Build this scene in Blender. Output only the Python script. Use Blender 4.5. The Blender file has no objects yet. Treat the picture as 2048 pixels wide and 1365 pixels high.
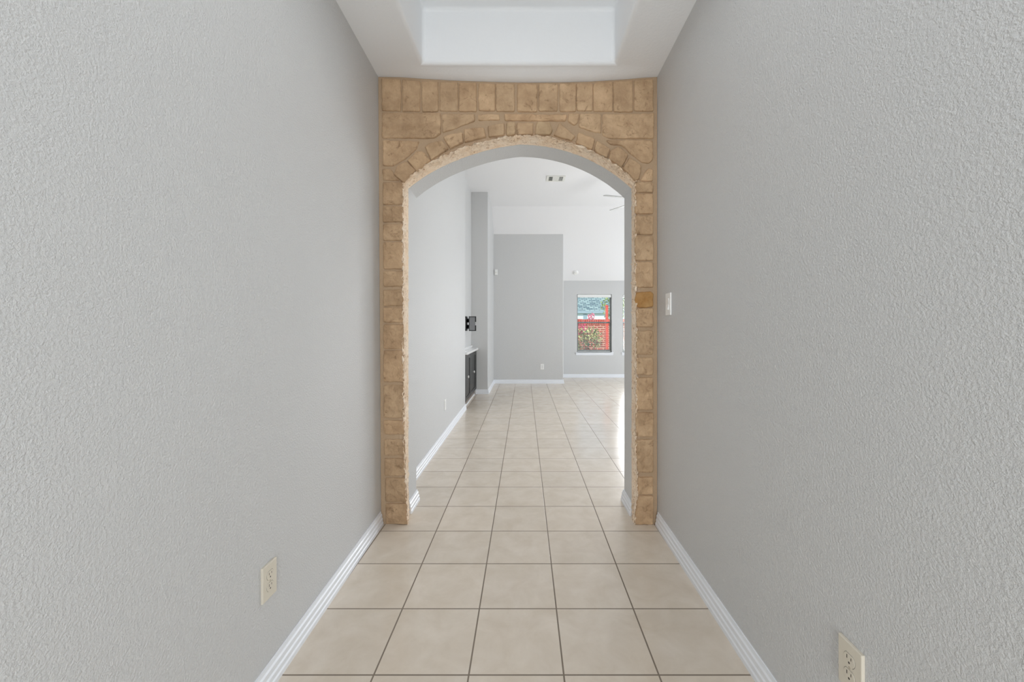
import bpy, bmesh, math, random
from mathutils import Vector, noise, Matrix

# ------------------------------------------------------------------ camera, light, exposure
SC = bpy.context.scene
COL = SC.collection
R = math.radians
F = 808.0            # focal length in pixels of the 2048 px wide frame
VX, VY, H = 1049.0, 655.0, 1.23

cam = bpy.data.cameras.new('camera')
cam.sensor_width = 36.0
cam.lens = F * 36.0 / 2048.0
cam.shift_x = -(VX - 1024.0) / 2048.0
cam.shift_y = -(682.5 - VY) / 2048.0
cam.clip_start = 0.02
cam_o = bpy.data.objects.new('camera', cam)
cam_o.location = (0, 0, H)
cam_o.rotation_euler = (R(90), 0, 0)
COL.objects.link(cam_o)
SC.camera = cam_o

SC.view_settings.view_transform = 'Standard'
SC.view_settings.look = 'None'
SC.view_settings.exposure = -0.03
SC.view_settings.gamma = 1.0
SC.view_settings.use_curve_mapping = False
SC.cycles.use_denoising = True
SC.cycles.max_bounces = 14
SC.cycles.diffuse_bounces = 10
SC.cycles.glossy_bounces = 4
SC.cycles.sample_clamp_indirect = 6.0

world = bpy.data.worlds.new('sky')
SC.world = world
world.use_nodes = True
wn = world.node_tree
wn.nodes.clear()
wo = wn.nodes.new('ShaderNodeOutputWorld')
wb = wn.nodes.new('ShaderNodeBackground')
wb.inputs['Color'].default_value = (0.62, 0.80, 1.0, 1)
wb.inputs['Strength'].default_value = 1.5
wn.links.new(wb.outputs[0], wo.inputs[0])

sun = bpy.data.lights.new('sun', 'SUN')
sun.energy = 3.6
sun.angle = R(1.0)
sun.color = (1.0, 0.96, 0.9)
sun_o = bpy.data.objects.new('sun', sun)
sun_o.rotation_euler = (R(48), 0, R(-25))
COL.objects.link(sun_o)


def area(name, loc, rot, sx, sy, power, col=(1, 1, 1)):
    l = bpy.data.lights.new(name, 'AREA')
    l.shape = 'RECTANGLE'
    l.size, l.size_y = sx, sy
    l.energy = power
    l.color = col
    o = bpy.data.objects.new(name, l)
    o.location = loc
    o.rotation_euler = rot
    COL.objects.link(o)
    return o


# daylight through the patio door on the right of the far room,
# and added fill lights without fixtures: hall rear, hall top, room top
area('hall_rear_fill', (0.24, -2.15, 0.90), (R(90), 0, 0), 0.95, 1.55, 57, (0.93, 0.97, 1.0))  # added fill behind the camera; no door is built there
area('hall_top_fill', (-0.03, 0.8, 3.08), (0, 0, 0), 0.8, 1.3, 8, (0.96, 0.98, 1.0))  # added soft fill inside the tray, no fixture modelled
area('room_top_fill', (1.3, 4.0, 3.69), (0, 0, 0), 0.6, 0.6, 19, (0.96, 0.98, 1.0))  # added overhead fill, brightens the floor past the arch
area('patio_daylight', (4.78, 7.3, 1.0), (R(90), 0, R(90)), 3.6, 1.8, 88, (0.93, 0.965, 1.0))
area('window_daylight', (2.83, 10.06, 1.33), (R(-90), 0, 0), 0.82, 1.38, 115, (0.95, 0.975, 1.0))
area('window_daylight', (4.02, 10.06, 1.33), (R(-90), 0, 0), 0.82, 1.38, 115, (0.95, 0.975, 1.0))


# ------------------------------------------------------------------ helpers
def px(x, y, d):
    return Vector(((x - VX) * d / F, d, H - (y - VY) * d / F))


def XL(y, z=0.0):
    return -(0.847 + 0.0195 * y + 0.0065 * z)


def XR(y, z=0.0):
    return 0.803 + 0.0105 * y


def link(name, bm, mat, parent=None, smooth=False):
    me = bpy.data.meshes.new(name)
    bm.normal_update()
    bm.to_mesh(me)
    bm.free()
    if smooth:
        for p in me.polygons:
            p.use_smooth = True
    o = bpy.data.objects.new(name, me)
    if isinstance(mat, (list, tuple)):
        for m in mat:
            me.materials.append(m)
    elif mat:
        me.materials.append(mat)
    COL.objects.link(o)
    if parent:
        o.parent = parent
    return o


def thing(name, label, cat, loc=(0, 0, 0), rotz=0.0, group=None):
    o = bpy.data.objects.new(name, None)
    o.empty_display_size = 0.05
    o.location = loc
    o.rotation_euler = (0, 0, rotz)
    o['label'] = label
    o['category'] = cat
    if group:
        o['group'] = group
    COL.objects.link(o)
    return o


def tag(o, label, cat, group=None, kind=None):
    o['label'] = label
    o['category'] = cat
    if group:
        o['group'] = group
    if kind:
        o['kind'] = kind
    return o


def struct(name, bm, mat, label, cat, smooth=False):
    o = link(name, bm, mat, None, smooth)
    o['kind'] = 'structure'
    o['label'] = label
    o['category'] = cat
    return o


def box(bm, x0, x1, y0, y1, z0, z1):
    vs = [bm.verts.new(p) for p in ((x0, y0, z0), (x1, y0, z0), (x1, y1, z0), (x0, y1, z0),
                                    (x0, y0, z1), (x1, y0, z1), (x1, y1, z1), (x0, y1, z1))]
    for f in ((3, 2, 1, 0), (4, 5, 6, 7), (0, 1, 5, 4), (1, 2, 6, 5), (2, 3, 7, 6), (3, 0, 4, 7)):
        bm.faces.new([vs[i] for i in f])
    return vs


def boxbm(*a):
    bm = bmesh.new()
    box(bm, *a)
    return bm


def bbox_bevel(w, seg, *a):
    bm = bmesh.new()
    box(bm, *a)
    bmesh.ops.bevel(bm, geom=bm.edges[:], offset=w, segments=seg, affect='EDGES', profile=0.5)
    return bm


def disc(bm, c, r, axis, depth, seg=24, sz=1.0):
    """cylinder with centre c, along axis vector, from c to c+axis*depth; sz squashes the second direction"""
    a = Vector(axis).normalized()
    u = Vector((0, 0, 1)) if abs(a.z) < 0.9 else Vector((1, 0, 0))
    u = (u - a * u.dot(a)).normalized()
    v = a.cross(u)
    lo, hi = [], []
    for i in range(seg):
        t = 2 * math.pi * i / seg
        p = Vector(c) + (u * math.cos(t) * sz + v * math.sin(t)) * r
        lo.append(bm.verts.new(p))
        hi.append(bm.verts.new(p + a * depth))
    bm.faces.new(list(reversed(lo)))
    bm.faces.new(hi)
    for i in range(seg):
        j = (i + 1) % seg
        bm.faces.new((lo[i], lo[j], hi[j], hi[i]))


def lathe(bm, c, axis, prof, seg=24):
    a = Vector(axis).normalized()
    u = Vector((0, 0, 1)) if abs(a.z) < 0.9 else Vector((1, 0, 0))
    u = (u - a * u.dot(a)).normalized()
    v = a.cross(u)
    rings = []
    for h, r in prof:
        rings.append([bm.verts.new(Vector(c) + a * h + (u * math.cos(2 * math.pi * i / seg) + v * math.sin(2 * math.pi * i / seg)) * r)
                      for i in range(seg)])
    for k in range(len(rings) - 1):
        for i in range(seg):
            j = (i + 1) % seg
            bm.faces.new((rings[k][i], rings[k][j], rings[k + 1][j], rings[k + 1][i]))
    bm.faces.new(list(reversed(rings[0])))
    bm.faces.new(rings[-1])


def bevel_mod(o, w=0.012, seg=3, ang=55):
    m = o.modifiers.new('bevel', 'BEVEL')
    m.width = w
    m.segments = seg
    m.limit_method = 'ANGLE'
    m.angle_limit = R(ang)
    for p in o.data.polygons:
        p.use_smooth = True
    m.harden_normals = True
    return o


# ------------------------------------------------------------------ materials
def srgb(r, g, b):
    def f(c):
        c /= 255.0
        return c / 12.92 if c <= 0.04045 else ((c + 0.055) / 1.055) ** 2.4
    return (f(r), f(g), f(b), 1)


def new_mat(name):
    m = bpy.data.materials.new(name)
    m.use_nodes = True
    nt = m.node_tree
    b = nt.nodes['Principled BSDF']
    return m, nt, b


def N(nt, t, **kw):
    n = nt.nodes.new(t)
    for k, v in kw.items():
        setattr(n, k, v)
    return n


def setin(n, **kw):
    for k, v in kw.items():
        n.inputs[k.replace('_', ' ')].default_value = v
    return n


def flat(name, col, rough=0.5, metal=0.0, bump=0.0, bscale=80.0, var=0.0):
    m, nt, b = new_mat(name)
    b.inputs['Base Color'].default_value = col
    b.inputs['Roughness'].default_value = rough
    b.inputs['Metallic'].default_value = metal
    tc = N(nt, 'ShaderNodeTexCoord')
    nz = N(nt, 'ShaderNodeTexNoise')
    setin(nz, Scale=bscale, Detail=3.0)
    nt.links.new(tc.outputs['Object'], nz.inputs['Vector'])
    if bump:
        bp = N(nt, 'ShaderNodeBump')
        setin(bp, Strength=bump, Distance=0.002)
        nt.links.new(nz.outputs['Fac'], bp.inputs['Height'])
        nt.links.new(bp.outputs[0], b.inputs['Normal'])
    mx = N(nt, 'ShaderNodeMix', data_type='RGBA', blend_type='MULTIPLY')
    mx.inputs[0].default_value = 1.0
    mx.inputs[6].default_value = col
    mr = N(nt, 'ShaderNodeMapRange')
    setin(mr, To_Min=1.0 - max(var, 0.02), To_Max=1.0 + max(var, 0.02))
    nt.links.new(nz.outputs['Fac'], mr.inputs['Value'])
    nt.links.new(mr.outputs[0], mx.inputs[7])
    nt.links.new(mx.outputs[2], b.inputs['Base Color'])
    return m


def paint(name, col, rough=0.42, strength=0.5, scale=85.0, dist=0.0035):
    """rolled wall paint over a sprayed orange-peel texture"""
    m, nt, b = new_mat(name)
    b.inputs['Base Color'].default_value = col
    b.inputs['Roughness'].default_value = rough
    b.inputs['Specular IOR Level'].default_value = 0.35
    g = N(nt, 'ShaderNodeNewGeometry')
    n1 = N(nt, 'ShaderNodeTexNoise')
    setin(n1, Scale=scale, Detail=3.5, Roughness=0.6, Distortion=0.15)
    nt.links.new(g.outputs['Position'], n1.inputs['Vector'])
    cr = N(nt, 'ShaderNodeMapRange', interpolation_type='SMOOTHSTEP')
    setin(cr, From_Min=0.30, From_Max=0.72)
    nt.links.new(n1.outputs['Fac'], cr.inputs['Value'])
    n2 = N(nt, 'ShaderNodeTexNoise')
    setin(n2, Scale=scale * 3.2, Detail=2.0)
    nt.links.new(g.outputs['Position'], n2.inputs['Vector'])
    ad = N(nt, 'ShaderNodeMath', operation='MULTIPLY_ADD')
    ad.inputs[1].default_value = 0.4
    nt.links.new(n2.outputs['Fac'], ad.inputs[0])
    nt.links.new(cr.outputs[0], ad.inputs[2])
    bp = N(nt, 'ShaderNodeBump')
    setin(bp, Strength=strength, Distance=dist)
    nt.links.new(ad.outputs[0], bp.inputs['Height'])
    nt.links.new(bp.outputs[0], b.inputs['Normal'])
    return m


M_WALL = paint('grey_wall_paint', srgb(206, 206.5, 206.3), 0.36, 0.58, 150.0, 0.0030)
M_CEIL = paint('hall_ceiling_paint', srgb(236, 238, 240), 0.75, 0.12, 60)
M_CEIL2 = paint('room_ceiling_paint', srgb(233, 233, 234), 0.8, 0.12, 60)
M_TRIM = flat('white_trim_paint', srgb(232, 235, 240), 0.36, bump=0.05)
M_WHITE = flat('white_plastic', srgb(238, 238, 236), 0.3)
M_ALMOND = flat('almond_plastic', srgb(212, 205, 190), 0.32)
M_SLOT = flat('dark_slot', srgb(45, 40, 36), 0.7)
M_SCREW = flat('screw_head', srgb(190, 182, 165), 0.35, 0.4)
M_BLACKCAB = flat('espresso_cabinet_paint', srgb(30, 30, 30), 0.42, var=0.1, bscale=14)
M_COUNTER = flat('white_counter', srgb(236, 236, 236), 0.15, var=0.04, bscale=9)
M_KNOB = flat('polished_knob', srgb(236, 236, 234), 0.12, 0.3)
M_BLACK = flat('black_steel', srgb(18, 18, 19), 0.4, 0.3)
M_GREYPLATE = flat('grey_steel_plate', srgb(120, 121, 123), 0.45, 0.2)
M_TOE = flat('toe_kick_board', srgb(126, 112, 102), 0.5, var=0.08)
M_VENT = flat('vent_enamel', srgb(226, 226, 220), 0.4)
M_VENTDARK = flat('vent_duct', srgb(60, 62, 58), 0.8)
M_FAN = flat('fan_white_enamel', srgb(160, 160, 158), 0.4)
M_VINYL = flat('window_frame', srgb(128, 130, 126), 0.35)  # grey holds the shade of the backlit frame
M_BLIND = flat('blind_slat', srgb(232, 234, 232), 0.4)
M_MORTAR = flat('mortar', srgb(178, 153, 125), 0.95, bump=0.9, bscale=160, var=0.10)


def glass_mat():
    m, nt, b = new_mat('window_glass')
    out = nt.nodes['Material Output']
    nt.nodes.remove(b)
    tr = N(nt, 'ShaderNodeBsdfTransparent')
    gl = N(nt, 'ShaderNodeBsdfGlossy')
    gl.inputs['Roughness'].default_value = 0.02
    fr = N(nt, 'ShaderNodeFresnel')
    fr.inputs['IOR'].default_value = 1.3
    mx = N(nt, 'ShaderNodeMixShader')
    nt.links.new(fr.outputs[0], mx.inputs[0])
    nt.links.new(tr.outputs[0], mx.inputs[1])
    nt.links.new(gl.outputs[0], mx.inputs[2])
    nt.links.new(mx.outputs[0], out.inputs[0])
    return m


M_GLASS = glass_mat()


def tile_mat():
    m, nt, b = new_mat('ceramic_floor_tile')
    g = N(nt, 'ShaderNodeNewGeometry')
    mp = N(nt, 'ShaderNodeMapping')
    mp.inputs['Location'].default_value = (0.197 + 0.336 * 20, -1.428 + 0.336 * 20, 0)
    nt.links.new(g.outputs['Position'], mp.inputs['Vector'])
    br = N(nt, 'ShaderNodeTexBrick')
    br.offset = 0.0
    br.squash = 1.0
    setin(br, Scale=1.0, Mortar_Size=0.0034, Mortar_Smooth=0.25, Bias=0.0, Brick_Width=0.336, Row_Height=0.336)
    br.inputs['Color1'].default_value = (0.97, 0.97, 0.97, 1)
    br.inputs['Color2'].default_value = (1.03, 1.025, 1.02, 1)
    br.inputs['Mortar'].default_value = (1, 1, 1, 1)
    nt.links.new(mp.outputs[0], br.inputs['Vector'])
    n1 = N(nt, 'ShaderNodeTexNoise')
    setin(n1, Scale=7.0, Detail=6.0, Roughness=0.62, Distortion=0.4)
    nt.links.new(g.outputs['Position'], n1.inputs['Vector'])
    mr = N(nt, 'ShaderNodeMapRange')
    setin(mr, From_Min=0.3, From_Max=0.7)
    nt.links.new(n1.outputs['Fac'], mr.inputs['Value'])
    cm = N(nt, 'ShaderNodeMix', data_type='RGBA')
    cm.inputs[6].default_value = srgb(207, 195, 179)
    cm.inputs[7].default_value = srgb(220, 210, 197)
    nt.links.new(mr.outputs[0], cm.inputs[0])
    mu = N(nt, 'ShaderNodeMix', data_type='RGBA', blend_type='MULTIPLY')
    mu.inputs[0].default_value = 1.0
    nt.links.new(cm.outputs[2], mu.inputs[6])
    nt.links.new(br.outputs['Color'], mu.inputs[7])
    gm = N(nt, 'ShaderNodeMix', data_type='RGBA')
    nt.links.new(br.outputs['Fac'], gm.inputs[0])
    nt.links.new(mu.outputs[2], gm.inputs[6])
    gm.inputs[7].default_value = srgb(128, 116, 103)
    nt.links.new(gm.outputs[2], b.inputs['Base Color'])
    rm = N(nt, 'ShaderNodeMapRange')
    setin(rm, To_Min=0.20, To_Max=0.85)
    nt.links.new(br.outputs['Fac'], rm.inputs['Value'])
    nt.links.new(rm.outputs[0], b.inputs['Roughness'])
    b.inputs['Specular IOR Level'].default_value = 0.5
    inv = N(nt, 'ShaderNodeMath', operation='SUBTRACT')
    inv.inputs[0].default_value = 1.0
    nt.links.new(br.outputs['Fac'], inv.inputs[1])
    n3 = N(nt, 'ShaderNodeTexNoise')
    setin(n3, Scale=40.0, Detail=3.0)
    nt.links.new(g.outputs['Position'], n3.inputs['Vector'])
    ad = N(nt, 'ShaderNodeMath', operation='MULTIPLY_ADD')
    ad.inputs[1].default_value = 0.10
    nt.links.new(n3.outputs['Fac'], ad.inputs[0])
    nt.links.new(inv.outputs[0], ad.inputs[2])
    bp = N(nt, 'ShaderNodeBump')
    setin(bp, Strength=0.5, Distance=0.0015)
    nt.links.new(ad.outputs[0], bp.inputs['Height'])
    nt.links.new(bp.outputs[0], b.inputs['Normal'])
    return m


M_TILE = tile_mat()


def stone_mat(name, c_lo, c_hi, c_vein, veinamt=0.5, vs=17.0, v0=0.56, bump=1.0, bs=130.0):
    m, nt, b = new_mat(name)
    g = N(nt, 'ShaderNodeNewGeometry')
    at = N(nt, 'ShaderNodeAttribute')
    at.attribute_name = 'tint'
    n1 = N(nt, 'ShaderNodeTexNoise')
    setin(n1, Scale=9.0, Detail=7.0, Roughness=0.65)
    nt.links.new(g.outputs['Position'], n1.inputs['Vector'])
    mr = N(nt, 'ShaderNodeMapRange')
    setin(mr, From_Min=0.32, From_Max=0.68)
    nt.links.new(n1.outputs['Fac'], mr.inputs['Value'])
    cm = N(nt, 'ShaderNodeMix', data_type='RGBA')
    cm.inputs[6].default_value = c_lo
    cm.inputs[7].default_value = c_hi
    nt.links.new(mr.outputs[0], cm.inputs[0])
    # rusty veins and pits
    n2 = N(nt, 'ShaderNodeTexNoise')
    setin(n2, Scale=vs, Detail=8.0, Roughness=0.72, Distortion=1.2)
    nt.links.new(g.outputs['Position'], n2.inputs['Vector'])
    mv = N(nt, 'ShaderNodeMapRange')
    setin(mv, From_Min=v0, From_Max=v0 + 0.11)
    nt.links.new(n2.outputs['Fac'], mv.inputs['Value'])
    ma = N(nt, 'ShaderNodeMath', operation='MULTIPLY')
    ma.inputs[1].default_value = veinamt
    nt.links.new(mv.outputs[0], ma.inputs[0])
    cv = N(nt, 'ShaderNodeMix', data_type='RGBA')
    nt.links.new(ma.outputs[0], cv.inputs[0])
    nt.links.new(cm.outputs[2], cv.inputs[6])
    cv.inputs[7].default_value = c_vein
    mu = N(nt, 'ShaderNodeMix', data_type='RGBA', blend_type='MULTIPLY')
    mu.inputs[0].default_value = 1.0
    nt.links.new(cv.outputs[2], mu.inputs[6])
    nt.links.new(at.outputs['Color'], mu.inputs[7])
    nt.links.new(mu.outputs[2], b.inputs['Base Color'])
    b.inputs['Roughness'].default_value = 0.92
    n3 = N(nt, 'ShaderNodeTexNoise')
    setin(n3, Scale=bs, Detail=5.0, Roughness=0.7)
    nt.links.new(g.outputs['Position'], n3.inputs['Vector'])
    bp = N(nt, 'ShaderNodeBump')
    setin(bp, Strength=bump, Distance=0.003)
    nt.links.new(n3.outputs['Fac'], bp.inputs['Height'])
    nt.links.new(bp.outputs[0], b.inputs['Normal'])
    return m


M_STONE = stone_mat('limestone', srgb(172, 142, 110), srgb(207, 176, 141), srgb(122, 92, 62), 0.62)
M_ORANGE = stone_mat('rust_stained_limestone', srgb(158, 112, 58), srgb(186, 148, 98), srgb(120, 74, 30), 0.5)
M_CUT = stone_mat('cut_limestone', srgb(240, 214, 184), srgb(250, 234, 214), srgb(176, 134, 94), 0.75, 42.0, 0.53, 1.0, 90.0)

# ------------------------------------------------------------------ room shell
bm = bmesh.new()
box(bm, -1.4, 4.95, -2.4, 10.05, -0.12, 0.0)
struct('floor', bm, M_TILE, 'beige ceramic tile floor running from the hall to the far room', 'floor')


def sheared_wall(bm, fx, thick, y0, y1, z1):
    n = 6
    rows = []
    for i in range(n + 1):
        y = y0 + (y1 - y0) * i / n
        rows.append([bm.verts.new((fx(y, 0), y, 0)), bm.verts.new((fx(y, z1), y, z1)),
                     bm.verts.new((thick, y, z1)), bm.verts.new((thick, y, 0))])
    for a, b in zip(rows, rows[1:]):
        for k in range(4):
            bm.faces.new((a[k], b[k], b[(k + 1) % 4], a[(k + 1) % 4]))
    bm.faces.new(rows[0])
    bm.faces.new(list(reversed(rows[-1])))
    bmesh.ops.recalc_face_normals(bm, faces=bm.faces[:])


bm = bmesh.new()
sheared_wall(bm, XL, -1.25, -2.2, 2.66, 3.2)
struct('wall_left', bm, M_WALL, 'light grey textured wall on the left of the hall', 'wall')
bm = bmesh.new()
sheared_wall(bm, XR, 1.2, -2.2, 2.66, 3.2)
struct('wall_right', bm, M_WALL, 'light grey textured wall on the right of the hall', 'wall')
bm = bmesh.new()
box(bm, -1.25, 1.2, -2.35, -2.2, 0, 3.2)
struct('wall_entry', bm, M_WALL, 'grey wall at the front entry end of the hall', 'wall')

# hall ceiling with its raised tray
ZC, ZT = 2.796, 3.12
SAG = [(-0.91, 0), (-0.78, .05), (-0.62, .35), (-0.46, .62), (-0.15, .93), (0.03, 1.0), (0.25, .95), (0.41, .82), (0.63, .42), (0.75, .12), (0.83, 0)]


def sag(x):
    if x <= SAG[0][0] or x >= SAG[-1][0]:
        return 0.0
    for (a, b), (c, d) in zip(SAG, SAG[1:]):
        if x <= c:
            t = (x - a) / (c - a)
            return b + (d - b) * t
    return 0.0


def ceil_z(x, y):
    t = min(1, max(0, (y - 2.395) / 0.115))
    t = t * t * (3 - 2 * t)
    return ZC - 0.036 * sag(x) * t


bm = bmesh.new()
xs = [-1.1] + [-0.95 + 0.05 * i for i in range(7)] + [-0.605]
xs += [-0.605 + 1.14 * i / 18 for i in range(1, 18)] + [0.535] + [0.58, 0.63, 0.68, 0.73, 0.78, 0.83, 0.88, 1.1]
xs = sorted(set(round(v, 4) for v in xs))
ys = [-2.3, -1.4, -0.6, 0.4, 1.4, 2.395, 2.42, 2.445, 2.47, 2.495, 2.52, 2.60]
TX0, TX1, TY0, TY1 = -0.605, 0.535, -1.4, 2.395
V = {}


def gv(x, y, z):
    k = (round(x, 4), round(y, 4), round(z, 4))
    if k not in V:
        V[k] = bm.verts.new((x, y, z))
    return V[k]


for i in range(len(xs) - 1):
    for j in range(len(ys) - 1):
        x0, x1, y0, y1 = xs[i], xs[i + 1], ys[j], ys[j + 1]
        inside = x0 >= TX0 - 1e-4 and x1 <= TX1 + 1e-4 and y0 >= TY0 - 1e-4 and y1 <= TY1 + 1e-4
        if inside:
            bm.faces.new((gv(x0, y0, ZT), gv(x0, y1, ZT), gv(x1, y1, ZT), gv(x1, y0, ZT)))
            if abs(x0 - TX0) < 1e-4:
                bm.faces.new((gv(x0, y0, ZC), gv(x0, y1, ZC), gv(x0, y1, ZT), gv(x0, y0, ZT)))
            if abs(x1 - TX1) < 1e-4:
                bm.faces.new((gv(x1, y0, ZC), gv(x1, y0, ZT), gv(x1, y1, ZT), gv(x1, y1, ZC)))
            if abs(y0 - TY0) < 1e-4:
                bm.faces.new((gv(x0, y0, ZC), gv(x0, y0, ZT), gv(x1, y0, ZT), gv(x1, y0, ZC)))
            if abs(y1 - TY1) < 1e-4:
                bm.faces.new((gv(x0, y1, ZC), gv(x1, y1, ZC), gv(x1, y1, ZT), gv(x0, y1, ZT)))
        else:
            bm.faces.new((gv(x0, y0, ceil_z(x0, y0)), gv(x0, y1, ceil_z(x0, y1)),
                          gv(x1, y1, ceil_z(x1, y1)), gv(x1, y0, ceil_z(x1, y0))))
bmesh.ops.recalc_face_normals(bm, faces=bm.faces[:])
c = struct('ceiling', bm, M_CEIL, 'white hall ceiling with a raised rectangular tray', 'ceiling')
bevel_mod(c, 0.022, 4, 60)

# ---- arch opening shared by drywall and stone
AX0, AX1 = -0.762, 0.703
ACX = (AX0 + AX1) / 2
AHW = (AX1 - AX0) / 2
ASP, ARI = 2.140, 0.290
AR = (AHW ** 2 + ARI ** 2) / (2 * ARI)


def arch_z(x):
    dx = x - ACX
    z = ASP + ARI - AR + math.sqrt(max(0, AR * AR - dx * dx))
    if dx < 0:
        z -= 0.02 * math.sin(math.pi * min(1, -dx / AHW))
    return z


def arch_wall(bm, x0, x1, y0, y1, top, n=60, grow=0.0):
    """wall x0..x1 between y0 and y1 with the arched opening; top(x) gives its upper edge"""
    L0, L1 = AX0 - grow, AX1 + grow

    def az(x):
        return arch_z(min(AX1, max(AX0, ACX + (x - ACX) * AHW / (AHW + grow)))) + grow * 1.2
    SPZ = az(L0)
    ax = [L0 + (L1 - L0) * i / n for i in range(n + 1)]
    cols = [x0(0) if callable(x0) else x0] + ax + [x1(0) if callable(x1) else x1]
    for y, flip in ((y0, False), (y1, True)):
        def F_(vs):
            vs = [bm.verts.new(v) for v in vs]
            bm.faces.new(vs if not flip else list(reversed(vs)))
        lx0 = x0 if callable(x0) else (lambda z: x0)
        rx1 = x1 if callable(x1) else (lambda z: x1)
        F_([(lx0(0), y, 0), (L0, y, 0), (L0, y, SPZ), (L0, y, top(L0)), (lx0(top(cols[0])), y, top(cols[0]))])
        F_([(L1, y, 0), (rx1(0), y, 0), (rx1(top(cols[-1])), y, top(cols[-1])), (L1, y, top(L1)), (L1, y, az(L1))])
        for a, b in zip(ax, ax[1:]):
            F_([(a, y, az(a)), (b, y, az(b)), (b, y, top(b)), (a, y, top(a))])
    path = [(L0, 0), (L0, SPZ)] + [(a, az(a)) for a in ax[1:-1]] + [(L1, SPZ), (L1, 0)]
    for (a, za), (b, zb) in zip(path, path[1:]):
        bm.faces.new([bm.verts.new(v) for v in ((a, y0, za), (a, y1, za), (b, y1, zb), (b, y0, zb))])
    bmesh.ops.remove_doubles(bm, verts=bm.verts[:], dist=1e-5)


bm = bmesh.new()
arch_wall(bm, -1.2, 4.95, 2.652, 2.852, lambda x: 3.80)
bmesh.ops.recalc_face_normals(bm, faces=bm.faces[:])
w = struct('wall_partition', bm, M_WALL, 'grey drywall partition pierced by the arched opening', 'wall')
bevel_mod(w, 0.007, 3, 50)

# far room walls
bm = bmesh.new()
box(bm, -1.25, -0.885, 2.852, 6.04, 0, 3.80)
bevel_mod(struct('wall_room_left', bm, M_WALL, 'long grey wall on the left beyond the arch', 'wall'), 0.012)
bm = bmesh.new()
box(bm, -1.25, -0.98, 6.04, 7.44, 0, 3.80)
struct('wall_niche', bm, M_WALL, 'back wall of the shallow niche above the dark cabinet', 'wall')
bm = bmesh.new()
box(bm, -1.25, -0.672, 7.44, 8.90, 0, 3.80)
bevel_mod(struct('wall_pier', bm, M_WALL, 'grey pier wall right of the cabinet niche', 'wall'), 0.012)
bm = bmesh.new()
box(bm, -1.25, 0.849, 8.83, 10.0, 0, 3.30)
bevel_mod(struct('wall_block', bm, M_WALL, 'tall grey wall block at the end of the room', 'wall'), 0.014)


def wall_with_holes(bm, axis, a0, a1, z1, holes, t0, t1):
    """wall along axis ('x' or 'y') from a0 to a1, thickness t0..t1, with rectangular holes (a, b, z0, z1)"""
    cuts = sorted(set([a0, a1] + [h[0] for h in holes] + [h[1] for h in holes]))
    zc = sorted(set([0, z1] + [h[2] for h in holes] + [h[3] for h in holes]))
    for u0, u1 in zip(cuts, cuts[1:]):
        for v0, v1 in zip(zc, zc[1:]):
            if any(h[0] <= u0 + 1e-6 and u1 <= h[1] + 1e-6 and h[2] <= v0 + 1e-6 and v1 <= h[3] + 1e-6 for h in holes):
                continue
            if axis == 'x':
                box(bm, u0, u1, t0, t1, v0, v1)
            else:
                box(bm, t0, t1, u0, u1, v0, v1)
    bmesh.ops.remove_doubles(bm, verts=bm.verts[:], dist=1e-5)
    # drop internal faces
    seen = {}
    for f in bm.faces:
        k = tuple(sorted(v.index for v in f.verts)) if False else tuple(round(c, 4) for c in f.calc_center_median())
        seen.setdefault(k, []).append(f)
    kill = [f for fs in seen.values() if len(fs) > 1 for f in fs]
    bmesh.ops.delete(bm, geom=kill, context='FACES')


YF = 9.86
WIN = [(1.285, 2.130, 0.62, 2.035), (2.400, 3.245, 0.62, 2.035), (3.60, 4.445, 0.62, 2.035)]
bm = bmesh.new()
wall_with_holes(bm, 'x', 0.80, 4.95, 2.46, WIN, YF, YF + 0.16)
struct('wall_far', bm, M_WALL, 'low grey far wall with the blind-covered windows', 'wall')
bm = bmesh.new()
wall_with_holes(bm, 'y', 2.852, YF, 3.80, [(5.45, 9.15, 0.0, 2.2)], 4.80, 4.95)
struct('wall_room_right', bm, M_WALL, 'grey wall on the right of the far room with a patio door', 'wall')

# room ceiling, flat then sloping down to the far wall
bm = bmesh.new()
prof = [(2.852, 3.72), (8.31, 3.72), (YF + 0.02, 2.352), (YF + 0.16, 2.35), (YF + 0.16, 2.50), (8.36, 3.84), (2.852, 3.84)]
for x in (-1.25, 4.95):
    vs = [bm.verts.new((x, y, z)) for y, z in prof]
bm.verts.ensure_lookup_table()
n = len(prof)
A, B = bm.verts[:n], bm.verts[n:2 * n]
for i in range(n):
    j = (i + 1) % n
    bm.faces.new((A[i], A[j], B[j], B[i]))
bm.faces.new(list(A))
bm.faces.new(list(reversed(B)))
bmesh.ops.recalc_face_normals(bm, faces=bm.faces[:])
struct('ceiling_room', bm, M_CEIL2, 'white far-room ceiling sloping down to the window wall', 'ceiling')

# ---- baseboards
BP = [(0, 0), (.019, 0), (.019, .017), (.0155, .023), (.0155, .040), (.0115, .046), (.0115, .064), (.007, .070), (.005, .083), (0, .084)]


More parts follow.
